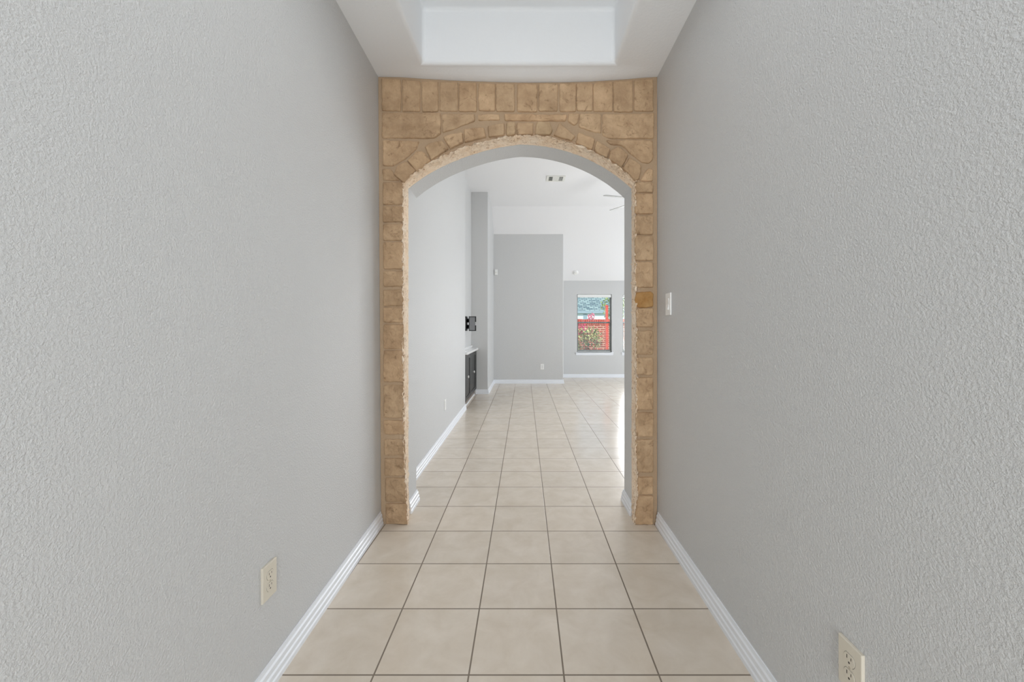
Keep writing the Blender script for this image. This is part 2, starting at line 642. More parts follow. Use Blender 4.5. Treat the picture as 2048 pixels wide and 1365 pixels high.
def baseboard(name, pts, side, label, lean=None):
    """profile swept along pts (x, y); side = +1 when the room is to the left of travel; mitred corners"""
    bm = bmesh.new()
    P = [Vector(p) for p in pts]
    rows = []
    for i, p in enumerate(P):
        ns = []
        if i > 0:
            d = (P[i] - P[i - 1]).normalized()
            ns.append(Vector((-d.y, d.x)) * side)
        if i < len(P) - 1:
            d = (P[i + 1] - P[i]).normalized()
            ns.append(Vector((-d.y, d.x)) * side)
        if len(ns) == 2:
            m = (ns[0] + ns[1]).normalized()
            m = m / max(0.3, m.dot(ns[0]))
        else:
            m = ns[0]
        rows.append([bm.verts.new((p.x + m.x * o, p.y + m.y * o, z)) for o, z in BP])
    for a, b in zip(rows, rows[1:]):
        for k in range(len(BP)):
            l = (k + 1) % len(BP)
            bm.faces.new((a[k], b[k], b[l], a[l]))
    bm.faces.new(rows[0])
    bm.faces.new(list(reversed(rows[-1])))
    bmesh.ops.recalc_face_normals(bm, faces=bm.faces[:])
    return struct(name, bm, M_TRIM, label, 'baseboard')


baseboard('baseboard_left', [(XL(y), y) for y in (-2.2, 0, 2.512)], -1, 'white stepped baseboard along the left hall wall')
baseboard('baseboard_right', [(XR(y), y) for y in (-2.2, 0, 2.505)], 1, 'white stepped baseboard along the right hall wall')
baseboard('baseboard_arch_left', [(AX0, 2.66), (AX0, 2.852), (-0.885, 2.852), (-0.885, 6.04)], -1,
          'white baseboard wrapping the left arch jamb and room wall')
baseboard('baseboard_arch_right', [(AX1, 2.63), (AX1, 2.852), (4.80, 2.852)], 1, 'white baseboard wrapping the right arch jamb')
baseboard('baseboard_far', [(-0.90, 7.44), (-0.672, 7.44), (-0.672, 8.83), (0.849, 8.83), (0.849, YF), (4.80, YF)], -1,
          'white baseboard along the far pier, block and window wall')

# ------------------------------------------------------------------ stone arch surround
SY = 2.524      # mortar plane
SF = 2.520      # plane used to read stone outlines
stone_arch = thing('stone_arch', 'tan limestone veneer arch surround closing the end of the hall', 'stone arch', (0, SY, 0))


def ceil_top(x):
    return ceil_z(x, 2.52) - 0.001


bm = bmesh.new()
arch_wall(bm, lambda z: XL(2.53, z) + 0.001, lambda z: XR(2.53, z) - 0.001, SY, 2.651, ceil_top, 60, 0.014)
bmesh.ops.recalc_face_normals(bm, faces=bm.faces[:])
o = link('mortar', bm, M_MORTAR)
o.parent = stone_arch
o.matrix_parent_inverse = Matrix.Translation((0, -SY, 0))


def nz(p, s, seed=0.0):
    return noise.noise(Vector((p[0] * s + seed, p[1] * s - seed * 0.7, (p[2] if len(p) > 2 else 0) * s + seed * 1.3)))


def add_stone(bm, tint_layer, poly, seed, proud=0.010, rough=0.0035, tint=(1, 1, 1)):
    rnd = random.Random(seed)
    pts = [Vector((px(x, y, SF).x, px(x, y, SF).z)) for x, y in poly]
    area_ = sum(a.x * b.y - b.x * a.y for a, b in zip(pts, pts[1:] + pts[:1]))
    if area_ < 0:
        pts.reverse()
    # corner rounding
    q = []
    n = len(pts)
    for i in range(n):
        p, a, b = pts[i], pts[i - 1], pts[(i + 1) % n]
        ra = min(0.008, (a - p).length * 0.25)
        rb = min(0.008, (b - p).length * 0.25)
        p0, p1 = p + (a - p).normalized() * ra, p + (b - p).normalized() * rb
        q += [p0, p0 * 0.25 + p * 0.5 + p1 * 0.25, p1]
    # subdivide
    out = []
    for a, b in zip(q, q[1:] + q[:1]):
        m = max(1, int((b - a).length / 0.0065))
        for k in range(m):
            out.append(a.lerp(b, k / m))
    cen = sum(out, Vector((0, 0))) / len(out)
    n = len(out)
    nor = []
    for i in range(n):
        t = (out[(i + 1) % n] - out[i - 1]).normalized()
        nor.append(Vector((-t.y, t.x)))
    edge = []
    for i, p in enumerate(out):
        j = nz((p.x, p.y), 38, seed) * 0.0028 + nz((p.x, p.y), 110, seed + 9) * 0.0012
        edge.append(p + nor[i] * (j + (-0.0020)))
    tiltx, tiltz = rnd.uniform(-.035, .035), rnd.uniform(-.02, .02)
    ins = [0.0, 0.0012, 0.0035, 0.007]
    hh = [-0.003, 0.55, 0.86, 1.0]
    rings = []

    def hgt(p, f):
        h = proud * f
        if f > 0.3:
            w = min(1, (f - 0.3) / 0.5)
            h += w * (nz((p.x, p.y), 11, seed) * rough * 1.3 + nz((p.x, p.y), 34, seed + 3) * rough * 1.1 +
                      nz((p.x, p.y), 95, seed + 5) * rough * 0.6)
            r = abs(nz((p.x, p.y), 17, seed + 21))
            if r < 0.06 and nz((p.x, p.y), 8, seed + 2) > 0.05:
                h -= w * (0.06 - r) / 0.06 * rough * 0.9
            h += w * ((p.x - cen.x) * tiltx + (p.y - cen.y) * tiltz)
        return h
    for d, f in zip(ins, hh):
        rings.append([(e + nor[i] * d, f) for i, e in enumerate(edge)])
    base = [e + nor[i] * ins[-1] for i, e in enumerate(edge)]
    inr = min((p - cen).length for p in base)
    k = max(4, int(max((p - cen).length for p in base) / 0.007))
    for s in range(1, k):
        t = s / k
        rings.append([(p.lerp(cen, t), 1.0) for p in base])
    vr = []
    for ring in rings:
        vr.append([bm.verts.new((p.x, SY - hgt(p, f), p.y)) for p, f in ring])
    cv = bm.verts.new((cen.x, SY - hgt(cen, 1.0), cen.y))
    faces = []
    for a, b in zip(vr, vr[1:]):
        for i in range(n):
            j = (i + 1) % n
            faces.append(bm.faces.new((a[i], a[j], b[j], b[i])))
    for i in range(n):
        faces.append(bm.faces.new((vr[-1][i], vr[-1][(i + 1) % n], cv)))
    v = rnd.uniform(0.95, 1.05)
    w = rnd.uniform(-0.012, 0.012)
    col = (tint[0] * v * (1 + w), tint[1] * v, tint[2] * v * (1 - w), 1)
    for f in faces:
        f.smooth = True
        for l in f.loops:
            l[tint_layer] = col


def stone_part(name, polys, mat=M_STONE, seed0=1, **kw):
    bm = bmesh.new()
    tl = bm.loops.layers.float_color.new('tint')
    for i, e in enumerate(polys):
        if isinstance(e, dict):
            k = dict(kw)
            k.update({a: b for a, b in e.items() if a != 'p'})
            add_stone(bm, tl, e['p'], seed0 + i * 7.31, **k)
        else:
            add_stone(bm, tl, e, seed0 + i * 7.31, **kw)
    bmesh.ops.translate(bm, verts=bm.verts[:], vec=(0, -SY, 0))
    o = link(name, bm, mat, stone_arch)
    return o


# soldier course under the ceiling
jx = [761, 803, 842, 878, 917, 955, 991, 1032, 1076, 1117, 1152.5, 1186, 1226, 1267, 1309]
ty = [(757, 153), (800, 155), (850, 159), (900, 161), (1000, 164), (1060, 164.5), (1180, 163), (1250, 158), (1290, 155), (1313, 154)]


def topy(x):
    for (a, b), (c, d) in zip(ty, ty[1:]):
        if x <= c:
            return b + (d - b) * (x - a) / (c - a)
    return 154


gaps = [1.0, 1.8, 2.2, 2.0, 1.4, 2.4, 1.2, 3.2, 1.8, 2.4, 1.0, 1.2, 1.4, 1.8, 1.2]
top = []
for i in range(14):
    a = jx[i] + gaps[i] + (2 if i == 0 else 0)
    b = jx[i + 1] - gaps[i + 1] - (1.5 if i == 13 else 0)
    bt = 222 + (i * 37 % 5) * 0.5
    top.append([(a, topy(a) + 4.2), (b, topy(b) + 4.2), (b, bt), (a, bt - 0.6)])
stone_part('soldier_course', top, seed0=3, rough=0.0022)

span = [
    [(764, 225.5), (881, 227), (881, 268), (868, 277), (764, 276)],
    [(885, 228.5), (949, 229), (949, 243), (930, 249), (905, 259), (885, 265)],
    {'p': [(956, 229.5), (999, 229.5), (999, 240), (957, 241)], 'tint': (1.06, 1.06, 1.06)},
    {'p': [(1009, 228.5), (1105, 230), (1133, 229.5), (1131, 242), (1009, 241)], 'tint': (1.08, 1.06, 1.05)},
    [(1137, 228), (1158, 228), (1156, 244), (1148, 251), (1136, 243)],
    [(1161, 228), (1202, 228), (1202, 266), (1190, 265), (1158, 254)],
    [(1206, 229), (1307, 228), (1307, 277), (1220, 277), (1205, 270)],
    [(766, 282), (838, 283), (833, 298), (812, 317), (792, 329), (785, 332), (766, 331)],
    [(1212, 281), (1305, 281), (1306, 318), (1298, 327), (1284, 325), (1262, 308), (1244, 291), (1222, 289)],
    [(765, 338), (781, 338), (789, 350), (798, 361), (766, 360)],
    [(1297, 338), (1306, 339), (1306, 362), (1281, 362), (1290, 345)],
]
stone_part('spandrel_stones', span, seed0=140, rough=0.004)

vous = [
    [(788, 350), (795, 332), (813, 324), (832, 342), (816, 356), (808, 366)],
    [(815, 322), (834, 304), (846, 304), (862, 322), (848, 333), (834, 344)],
    [(850, 295), (857, 288), (884, 282), (897, 298), (881, 309), (863, 321)],
    [(887, 274), (905, 268), (924, 266), (927, 286), (913, 292), (900, 298)],
    [(928, 260), (950, 257), (968, 256), (972, 275), (950, 280), (930, 285)],
    [(976, 253), (1008, 247), (1009, 271), (978, 275)],
    {'p': [(1013, 246), (1030, 246), (1031, 270), (1013, 271)], 'tint': (1.05, 1.1, 1.12)},
    [(1034, 247), (1066, 247), (1066, 270), (1034, 270)],
    {'p': [(1074, 244), (1099, 245.5), (1105, 261), (1100, 271), (1070, 270)], 'tint': (1.0, 1.05, 1.06)},
    [(1119, 247), (1150, 273), (1143, 283), (1107, 271)],
    [(1157, 266), (1190, 279), (1184, 300), (1151, 287)],
    [(1193, 282), (1220, 298), (1214, 317), (1188, 302)],
    [(1221, 302), (1233, 295), (1240, 295), (1256, 311), (1243, 336), (1217, 319)],
    [(1259, 315), (1283, 333), (1278, 358), (1270, 362), (1246, 338)],
]
stone_part('arch_ring', vous, seed0=77, proud=0.016, rough=0.002)

lj = [(365, 409), (413, 444), (449, 481), (485, 538), (543, 573), (580, 612), (616, 645), (650, 698), (702, 764), (771, 836),
      (842, 869), (880, 911), (918, 951), (957, 1004), (1008, 1048)]
rj = [(365, 385), (388, 428), (432, 469), (472, 521), (525, 575), (584, 615), (617, 654), (662, 709), (716, 750), (756, 820),
      (826, 873), (880, 945), (955, 989), (992, 1049)]


def lin(y, tbl):
    for (a, b), (c, d) in zip(tbl, tbl[1:]):
        if y <= c:
            return b + (d - b) * (y - a) / (c - a)
    return tbl[-1][1]


LI = [(360, 806), (600, 806), (840, 808), (950, 811), (1048, 815)]
LO = [(360, 766), (840, 768), (1048, 772)]
RI = [(360, 1270), (560, 1270), (620, 1273), (760, 1273), (900, 1271), (950, 1275), (992, 1276), (1000, 1271), (1049, 1269)]
RO = [(360, 1306), (1049, 1306)]
left = []
for a, b in lj:
    left.append([(lin(a, LO), a), (lin(a, LI), a), (lin(b, LI), b), (lin(b, LO), b)])
right, orange = [], []
for i, (a, b) in enumerate(rj):
    q = [(lin(a, RI), a), (lin(a, RO), a), (lin(b, RO), b), (lin(b, RI), b)]
    if i == 5:
        orange.append([(1273, 585), (1300, 584), (1306, 588), (1306, 613), (1290, 616), (1275, 615), (1270, 600)])
    else:
        right.append(q)
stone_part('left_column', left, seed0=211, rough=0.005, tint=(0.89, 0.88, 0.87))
stone_part('right_column_upper', right[:5], seed0=317, proud=0.012, rough=0.0055)
stone_part('right_column_lower', right[5:], seed0=353.5, proud=0.012, rough=0.0055)
o = stone_part('rust_stone', orange, mat=M_ORANGE, seed0=401, proud=0.014, rough=0.005)
o['label'] = 'rusty orange stone in the right column'

# rough cut reveal lining the opening
bm = bmesh.new()
tl = bm.loops.layers.float_color.new('tint')
path = []
z = 0.0
STEP = 0.006
while z < ASP:
    path.append((AX0, z, 1.0, 0.0))
    z += STEP
na = 270
for i in range(na + 1):
    x = AX0 + (AX1 - AX0) * i / na
    e = 1e-3
    xa, xb = max(AX0, x - e), min(AX1, x + e)
    t = Vector((xb - xa, arch_z(xb) - arch_z(xa))).normalized()
    path.append((x, arch_z(x), t.y, -t.x))
z = ASP - STEP
while z > 0:
    path.append((AX1, z, -1.0, 0.0))
    z -= STEP
path.append((AX1, 0.0, -1.0, 0.0))
joints = []
rows = []
L = 0.0
prev = None
nd = 22
for (x, z, nx, nzv) in path:
    if prev:
        L += math.hypot(x - prev[0], z - prev[1])
    prev = (x, z)
    row = []
    big = nz((L, 0.0), 9, 3.1) * 0.003 + nz((L, 1.0), 24, 5.5) * 0.005 + nz((L, 2.0), 70, 6.5) * 0.005
    ypx = VY + (H - z) * F / SF
    if nx > 0.9:
        base = (lin(max(360, ypx), LI) - VX) * SF / F - AX0
    elif nx < -0.9:
        base = AX1 - (lin(max(360, ypx), RI) - VX) * SF / F
    else:
        base = 0.004
    lowleft = base
    for k in range(-2, nd + 1):
        t = max(0, k) / nd
        y = 2.511 + (2.653 - 2.511) * t + nz((L, t * 3), 40, 7.7) * 0.003 * (1 if 0 < k < nd else 0)
        if k < 0:
            off = -0.017 if k == -2 else 0.001 + big + lowleft
            if k == -1:
                off -= 0.001
            y = 2.5232 if k == -2 else 2.5215
        else:
            fade = 1 - t ** 1.5
            off = (0.001 + big + lowleft) * fade
            off += (nz((L * 1.0, t * 1.4), 26, 1.7) * 0.009 + nz((L * 0.8, t * 4.2), 62, 2.9) * 0.008 +
                    abs(nz((L * 0.5, t * 5.5), 60, 8.9)) * -0.010 + nz((L * 1.2, t * 8), 130, 4.4) * 0.003) * (1 if t < 0.94 else 0.15)
            off = max(off, -0.004 if t < 0.5 else (0.0008 if t < 0.97 else -0.0005))
        row.append(bm.verts.new((x + nx * off, y - SY, max(0.0, z + nzv * off))))
    rows.append(row)
for a, b in zip(rows, rows[1:]):
    for k in range(len(a) - 1):
        f = bm.faces.new((a[k], b[k], b[k + 1], a[k + 1]))
        f.smooth = True
        for l in f.loops:
            l[tl] = (1, 1, 1, 1) if k > 0 else (0.55, 0.48, 0.41, 1)
bmesh.ops.recalc_face_normals(bm, faces=bm.faces[:])
o = link('rough_cut_reveal', bm, M_CUT, stone_arch)
o['label'] = 'pale chiselled stone edge lining the arch'


# ------------------------------------------------------------------ electrical
def make_outlet(label, loc, rotz, group, mat=M_ALMOND, tilt=0.0):
    """duplex outlet; local frame: plate on the xz plane facing -y, origin at the plate's centre on the wall"""
    t = thing('wall_outlet', label, 'outlet', loc, rotz, group)
    bm = bmesh.new()
    box(bm, -.0365, .0365, -.0085, -.0003, -.0595, .0595)
    ed = [e for e in bm.edges if all(v.co.y < -.008 for v in e.verts)]
    bmesh.ops.bevel(bm, geom=ed, offset=.0022, segments=3, affect='EDGES', profile=0.5)
    link('cover_plate', bm, mat, t)
    for s in (1, -1):
        bm = bmesh.new()
        # rounded receptacle face
        pts = []
        for i in range(32):
            a = 2 * math.pi * i / 32
            x, z = .0172 * math.cos(a), .0172 * math.sin(a)
            z = max(-.0142, min(.0142, z))
            pts.append((x, z + s * .0195))
        lo = [bm.verts.new((x, -.0078, z)) for x, z in pts]
        hi = [bm.verts.new((x * .97, -.0096, z)) for x, z in pts]
        bm.faces.new(hi)
        for i in range(32):
            bm.faces.new((lo[i], lo[(i + 1) % 32], hi[(i + 1) % 32], hi[i]))
        bmesh.ops.recalc_face_normals(bm, faces=bm.faces[:])
        r = link('receptacle', bm, mat, t)
        bm = bmesh.new()
        zc = s * .0195
        box(bm, -.0075, -.0053, -.00975, -.0094, zc + .0005, zc + .0095)
        box(bm, .0053, .0073, -.00975, -.0094, zc + .0015, zc + .0085)
        disc(bm, (0, -.0094, zc - .0070), .0027, (0, -1, 0), .00035, 14)
        link('slots', bm, M_SLOT, r)
        bm = bmesh.new()
        seg = 32
        for i in range(seg):
            j = (i + 1) % seg
            a, b = pts[i], pts[j]
            c = Vector((0, zc))
            ao, bo = c + (Vector(a) - c) * 1.05, c + (Vector(b) - c) * 1.05
            bm.faces.new([bm.verts.new(v) for v in ((a[0], -.00855, a[1]), (b[0], -.00855, b[1]), (bo.x, -.00855, bo.y), (ao.x, -.00855, ao.y))])
        link('gap_line', bm, M_SLOT, r)
    bm = bmesh.new()
    lathe(bm, (0, -.0084, 0), (0, -1, 0), [(0, .0034), (.0006, .0033), (.0010, .0022)], 16)
    link('screw', bm, M_SCREW, t)
    return t


yc = 1.3785
make_outlet('almond outlet on the left hall wall above the baseboard', (XL(yc, .367) + 0.0, yc, 0.3665), R(90) - math.atan(0.0195), 'wall outlets')
yc = 1.001
make_outlet('almond outlet low on the right hall wall, cut by the bottom edge', (XR(yc), yc, 0.3855), R(-90) + math.atan(0.0105) * -1, 'wall outlets')
make_outlet('small white outlet on the tall grey block at the room end', (px(1084.5, 734, 8.83).x, 8.83, 0.367), 0, 'wall outlets', M_WHITE)
make_outlet('white outlet seen edge-on on the left wall beyond the arch', (-0.885, 4.483, 0.37), R(90), 'wall outlets', M_WHITE)

# rocker switch on the right hall wall
t = thing('light_switch', 'white rocker light switch on the right wall beside the stone arch', 'light switch', (XR(2.312), 2.312, 1.3625), R(-90.6))
bm = bmesh.new()
box(bm, -.040, .040, -.0075, -.0003, -.063, .063)
ed = [e for e in bm.edges if all(v.co.y < -.007 for v in e.verts)]
bmesh.ops.bevel(bm, geom=ed, offset=.0028, segments=3, affect='EDGES', profile=0.5)
link('cover_plate', bm, M_WHITE, t)
bm = bmesh.new()
vs = [(-.0165, -.0070, -.033), (.0165, -.0070, -.033), (.0165, -.0070, .033), (-.0165, -.0070, .033)]
pr = [(-.033, -.0150), (-.028, -.0145), (0, -.0085), (.030, -.0105), (.033, -.0100)]
lo = [bm.verts.new((-.0165, -.0068, z)) for z, y in pr]
lh = [bm.verts.new((-.0165, y, z)) for z, y in pr]
rh = [bm.verts.new((.0165, y, z)) for z, y in pr]
ro = [bm.verts.new((.0165, -.0068, z)) for z, y in pr]
for i in range(len(pr) - 1):
    bm.faces.new((lo[i], lh[i], lh[i + 1], lo[i + 1]))
    bm.faces.new((lh[i], rh[i], rh[i + 1], lh[i + 1]))
    bm.faces.new((rh[i], ro[i], ro[i + 1], rh[i + 1]))
bm.faces.new((lo[0], ro[0], rh[0], lh[0]))
bm.faces.new((lo[-1], lh[-1], rh[-1], ro[-1]))
bmesh.ops.recalc_face_normals(bm, faces=bm.faces[:])
link('rocker', bm, M_WHITE, t)
for s in (1, -1):
    bm = bmesh.new()
    lathe(bm, (0, -.0074, s * .048), (0, -1, 0), [(0, .003), (.0006, .0029), (.001, .002)], 14)
    link('screw', bm, M_WHITE, t)

# ------------------------------------------------------------------ niche cabinet, worktop, screen mount
cab = thing('base_cabinet', 'dark espresso two-door cabinet set in the left niche', 'cabinet', (-0.93, 6.7, 0))


def cpart(name, bm, mat, parent=None):
    bmesh.ops.translate(bm, verts=bm.verts[:], vec=(0.93, -6.7, 0))
    return link(name, bm, mat, parent or cab)


cpart('carcass', boxbm(-0.979, -0.903, 6.045, 7.436, 0.10, 0.815), M_BLACKCAB)
cpart('toe_kick', boxbm(-0.979, -0.925, 6.045, 7.436, 0.0, 0.10), M_TOE)
bm = bmesh.new()
box(bm, -0.925, -0.913, 6.045, 7.436, 0.0, 0.018)
cpart('shoe_moulding', bm, M_TRIM)
for (y0, y1, ky) in ((6.055, 6.60, 6.22), (6.612, 7.33, 6.93)):
    bm = bmesh.new()
    st = 0.06
    z0, z1 = 0.105, 0.80
    box(bm, -0.902, -0.893, y0 + st - .004, y1 - st + .004, z0 + st - .004, z1 - st + .004)
    for a in ((y0, y0 + st, z0, z1), (y1 - st, y1, z0, z1), (y0 + st, y1 - st, z0, z0 + st), (y0 + st, y1 - st, z1 - st, z1)):
        box(bm, -0.902, -0.883, *a)
    d = cpart('door', bm, M_BLACKCAB)
    bevel_mod(d, 0.002, 2, 40)
    bm = bmesh.new()
    lathe(bm, (-0.884, ky, 0.466), (1, 0, 0), [(0, .006), (.012, .006), (.014, .019), (.022, .023), (.030, .018), (.033, .005)], 18)
    cpart('knob', bm, M_KNOB, d)
bm = bmesh.new()
box(bm, -0.902, -0.885, 7.335, 7.436, 0.105, 0.80)
cpart('filler_strip', bm, M_BLACKCAB)

wt = thing('worktop', 'white slab worktop with a low backsplash over the dark cabinet', 'worktop', (-0.93, 6.7, 0.815))
bm = bbox_bevel(.003, 2, -0.979, -0.852, 6.045, 7.438, 0.8155, 0.852)
bmesh.ops.translate(bm, verts=bm.verts[:], vec=(0.93, -6.7, -0.815))
link('slab', bm, M_COUNTER, wt)
bm = bbox_bevel(.002, 2, -0.979, -0.962, 6.045, 7.438, 0.8525, 0.90)
bmesh.ops.translate(bm, verts=bm.verts[:], vec=(0.93, -6.7, -0.815))
link('backsplash', bm, M_COUNTER, wt)

tv = thing('screen_mount', 'black swivel screen mount bracket on the niche wall', 'tv mount', (-0.98, 6.78, 1.29))


def mbar(bm, p, q, w, h):
    p, q = Vector(p), Vector(q)
    d = (q - p).normalized()
    s = d.cross(Vector((0, 0, 1))).normalized() * w / 2
    u = Vector((0, 0, h / 2))
    v = [bm.verts.new(a) for a in (p - s - u, p + s - u, p + s + u, p - s + u, q - s - u, q + s - u, q + s + u, q - s + u)]
    for f in ((3, 2, 1, 0), (4, 5, 6, 7), (0, 1, 5, 4), (1, 2, 6, 5), (2, 3, 7, 6), (3, 0, 4, 7)):
        bm.faces.new([v[i] for i in f])


bm = bmesh.new()
box(bm, 0.0005, 0.012, -0.10, 0.09, 0.095, 0.118)
box(bm, 0.0005, 0.012, -0.10, 0.09, -0.118, -0.095)
box(bm, 0.0005, 0.016, -0.085, 0.075, -0.12, 0.12)
link('wall_plate', bm, M_BLACK, tv)
bm = bmesh.new()
mbar(bm, (0.012, 0.0, 0.055), (0.055, 0.06, 0.055), .04, .07)
mbar(bm, (0.012, 0.0, -0.055), (0.055, 0.06, -0.055), .04, .07)
mbar(bm, (0.055, 0.06, 0.0), (0.085, -0.02, 0.0), .03, .15)
disc(bm, (0.055, 0.06, -0.085), 0.014, (0, 0, 1), 0.17, 16)
disc(bm, (0.085, -0.02, -0.07), 0.014, (0, 0, 1), 0.14, 16)
link('arm', bm, M_BLACK, tv)
bm = bmesh.new()
# plate turned towards the hall, local frame then rotated
for a in ((-0.052, 0.052, 0.0, 0.007, -0.108, 0.108),):
    box(bm, *a)
bmesh.ops.rotate(bm, verts=bm.verts[:], cent=(0, 0, 0), matrix=Matrix.Rotation(R(10), 3, 'Z'))
bmesh.ops.translate(bm, verts=bm.verts[:], vec=(0.108, -0.045, 0.0))
fp = link('face_plate', bm, M_GREYPLATE, tv)
fp['label'] = 'grey face plate'
bm = bmesh.new()
for a in ((-0.056, -0.046, -0.004, 0.014, -0.12, 0.12), (-0.056, 0.058, -0.004, 0.014, 0.108, 0.122), (-0.056, 0.058, -0.004, 0.014, -0.122, -0.108),
          (0.046, 0.066, -0.004, 0.014, 0.028, 0.122), (0.046, 0.066, -0.004, 0.014, -0.122, -0.028), (0.030, 0.048, 0.006, 0.014, -0.1, 0.1)):
    box(bm, *a)
bmesh.ops.rotate(bm, verts=bm.verts[:], cent=(0, 0, 0), matrix=Matrix.Rotation(R(10), 3, 'Z'))
bmesh.ops.translate(bm, verts=bm.verts[:], vec=(0.108, -0.045, 0.0))
link('plate_frame', bm, M_BLACK, tv)

# ------------------------------------------------------------------ sensor, smoke detector, vent, fan
ms = thing('motion_sensor', 'small white motion sensor high on the grey block corner', 'motion sensor', (-0.622, 8.83, 2.432))
bm = bmesh.new()
box(bm, -.032, .032, -.042, -.0003, -.06, .06)
bmesh.ops.bevel(bm, geom=[e for e in bm.edges if all(v.co.y < -.03 for v in e.verts)], offset=.01, segments=3, affect='EDGES')
link('housing', bm, M_WHITE, ms)
bm = bmesh.new()
box(bm, -.020, .020, -.0445, -.0418, -.03, .005)
link('lens', bm, M_VENT, ms)

sd = thing('smoke_detector', 'round white smoke detector on the sloped ceiling above the window', 'smoke detector', (px(1151.4, 545.2, 9.66).x, 9.66, 2.529 + 0.0))
sl = math.atan2(1.368, 1.57)
nrm = Vector((0, -math.sin(sl), -math.cos(sl)))
# put its base exactly on the slope
zs = 3.72 + (9.66 - 8.31) * (2.352 - 3.72) / (YF + 0.02 - 8.31)
sd.location.z = zs
bm = bmesh.new()
lathe(bm, nrm * 0.001, nrm, [(0, .066), (.012, .066), (.014, .060), (.034, .052), (.040, .040)], 28)
link('base', bm, M_WHITE, sd)
bm = bmesh.new()
lathe(bm, nrm * 0.0405, nrm, [(0, .022), (.006, .020)], 20)
link('sounder', bm, M_VENT, sd)

vp = px(1111.5, 356.9, 6.748)
vt = thing('ceiling_vent', 'white rectangular ceiling vent with dark louvres beyond the arch', 'vent', (vp.x, 6.75, 3.72))
bm = bmesh.new()
x0, x1, y0, y1 = -.155, .155, -.125, .125
fr = .028
for a in ((x0, x1, y0, y0 + fr), (x0, x1, y1 - fr, y1), (x0, x0 + fr + .008, y0 + fr, y1 - fr), (x1 - fr - .008, x1, y0 + fr, y1 - fr)):
    box(bm, a[0], a[1], a[2], a[3], -.010, -.0005)
link('frame', bm, M_VENT, vt)
bm = bmesh.new()
box(bm, x0 + .03, x1 - .03, y0 + .02, y1 - .02, -.0025, -.0005)
link('duct', bm, M_VENTDARK, vt)
bm = bmesh.new()
for k in range(18):
    u = x0 + .040 + k * .0135
    ang = R(62) if k < 5 else (R(3) if k < 13 else R(-42))
    w = .0130 if 5 <= k < 13 else .008
    tmp = bmesh.new()
    box(tmp, -w / 2, w / 2, y0 + fr - .002, y1 - fr + .002, -.0004, .0004)
    bmesh.ops.transform(tmp, verts=tmp.verts[:], matrix=Matrix.Translation((u, 0, -.0075)) @ Matrix.Rotation(ang, 4, 'Y'))
    me_ = bpy.data.meshes.new('tmp')
    tmp.to_mesh(me_)
    tmp.free()
    bm.from_mesh(me_)
    bpy.data.meshes.remove(me_)
link('louvres', bm, M_VENT, vt)

fan = thing('ceiling_fan', 'white ceiling fan whose blade tips show behind the arch', 'ceiling fan', (1.78, 5.99, 3.72))
ZB = -0.60
bm = bmesh.new()
lathe(bm, (0, 0, -.0005), (0, 0, -1), [(0, .07), (.02, .07), (.06, .045), (.07, .02)], 24)
link('canopy', bm, M_FAN, fan)
bm = bmesh.new()
disc(bm, (0, 0, -.06), .0125, (0, 0, -1), .45, 14)
link('downrod', bm, M_FAN, fan)
bm = bmesh.new()
lathe(bm, (0, 0, ZB + .11), (0, 0, -1), [(0, .03), (.02, .09), (.05, .115), (.10, .115), (.13, .09), (.17, .06), (.20, .055), (.22, .02)], 28)
link('motor_housing', bm, M_FAN, fan)
bm = bmesh.new()
lathe(bm, (0, 0, ZB - .105), (0, 0, -1), [(0, .06), (.015, .10), (.05, .115), (.075, .10), (.09, .05), (.094, .01)], 28)
link('added_bowl', bm, M_WHITE, fan)  # unseen bowl, added along with the room light below
fl_ = bpy.data.lights.new('room_fill_point', 'POINT')  # added point light under the fan, brightens the room floor
fl_.energy = 22
fl_.shadow_soft_size = 0.12
fl_.color = (0.97, 0.985, 1.0)
fo_ = bpy.data.objects.new('room_fill_point', fl_)
fo_.location = (1.78, 5.99, 3.72 + ZB - .34)
COL.objects.link(fo_)
for k, ang in enumerate((196.6, 124.5, 52, -20, -92)):
    bm = bmesh.new()
    prof = [(.20, .050), (.24, .058), (.45, .066), (.60, .068), (.645, .060), (.662, .035), (.666, 0.0)]
    top_ = [(r_, w_) for r_, w_ in prof] + [(r_, -w_) for r_, w_ in reversed(prof[:-1])]
    f0 = bm.faces.new([bm.verts.new((r_, w_, 0)) for r_, w_ in top_])
    ex = bmesh.ops.extrude_face_region(bm, geom=[f0])
    bmesh.ops.translate(bm, verts=[v for v in ex['geom'] if isinstance(v, bmesh.types.BMVert)], vec=(0, 0, .007))
    bmesh.ops.recalc_face_normals(bm, faces=bm.faces[:])
    M = Matrix.Rotation(R(ang), 4, 'Z') @ Matrix.Rotation(R(-13), 4, 'X')
    bmesh.ops.transform(bm, verts=bm.verts[:], matrix=Matrix.Translation((0, 0, ZB)) @ M)
    bl = link('blade', bm, M_FAN, fan)
    bm = bmesh.new()
    mbar(bm, (.09, 0, 0), (.26, 0, 0), .035, .006)
    bmesh.ops.transform(bm, verts=bm.verts[:], matrix=Matrix.Translation((0, 0, ZB - .005)) @ M)
    link('blade_bracket', bm, M_FAN, bl)

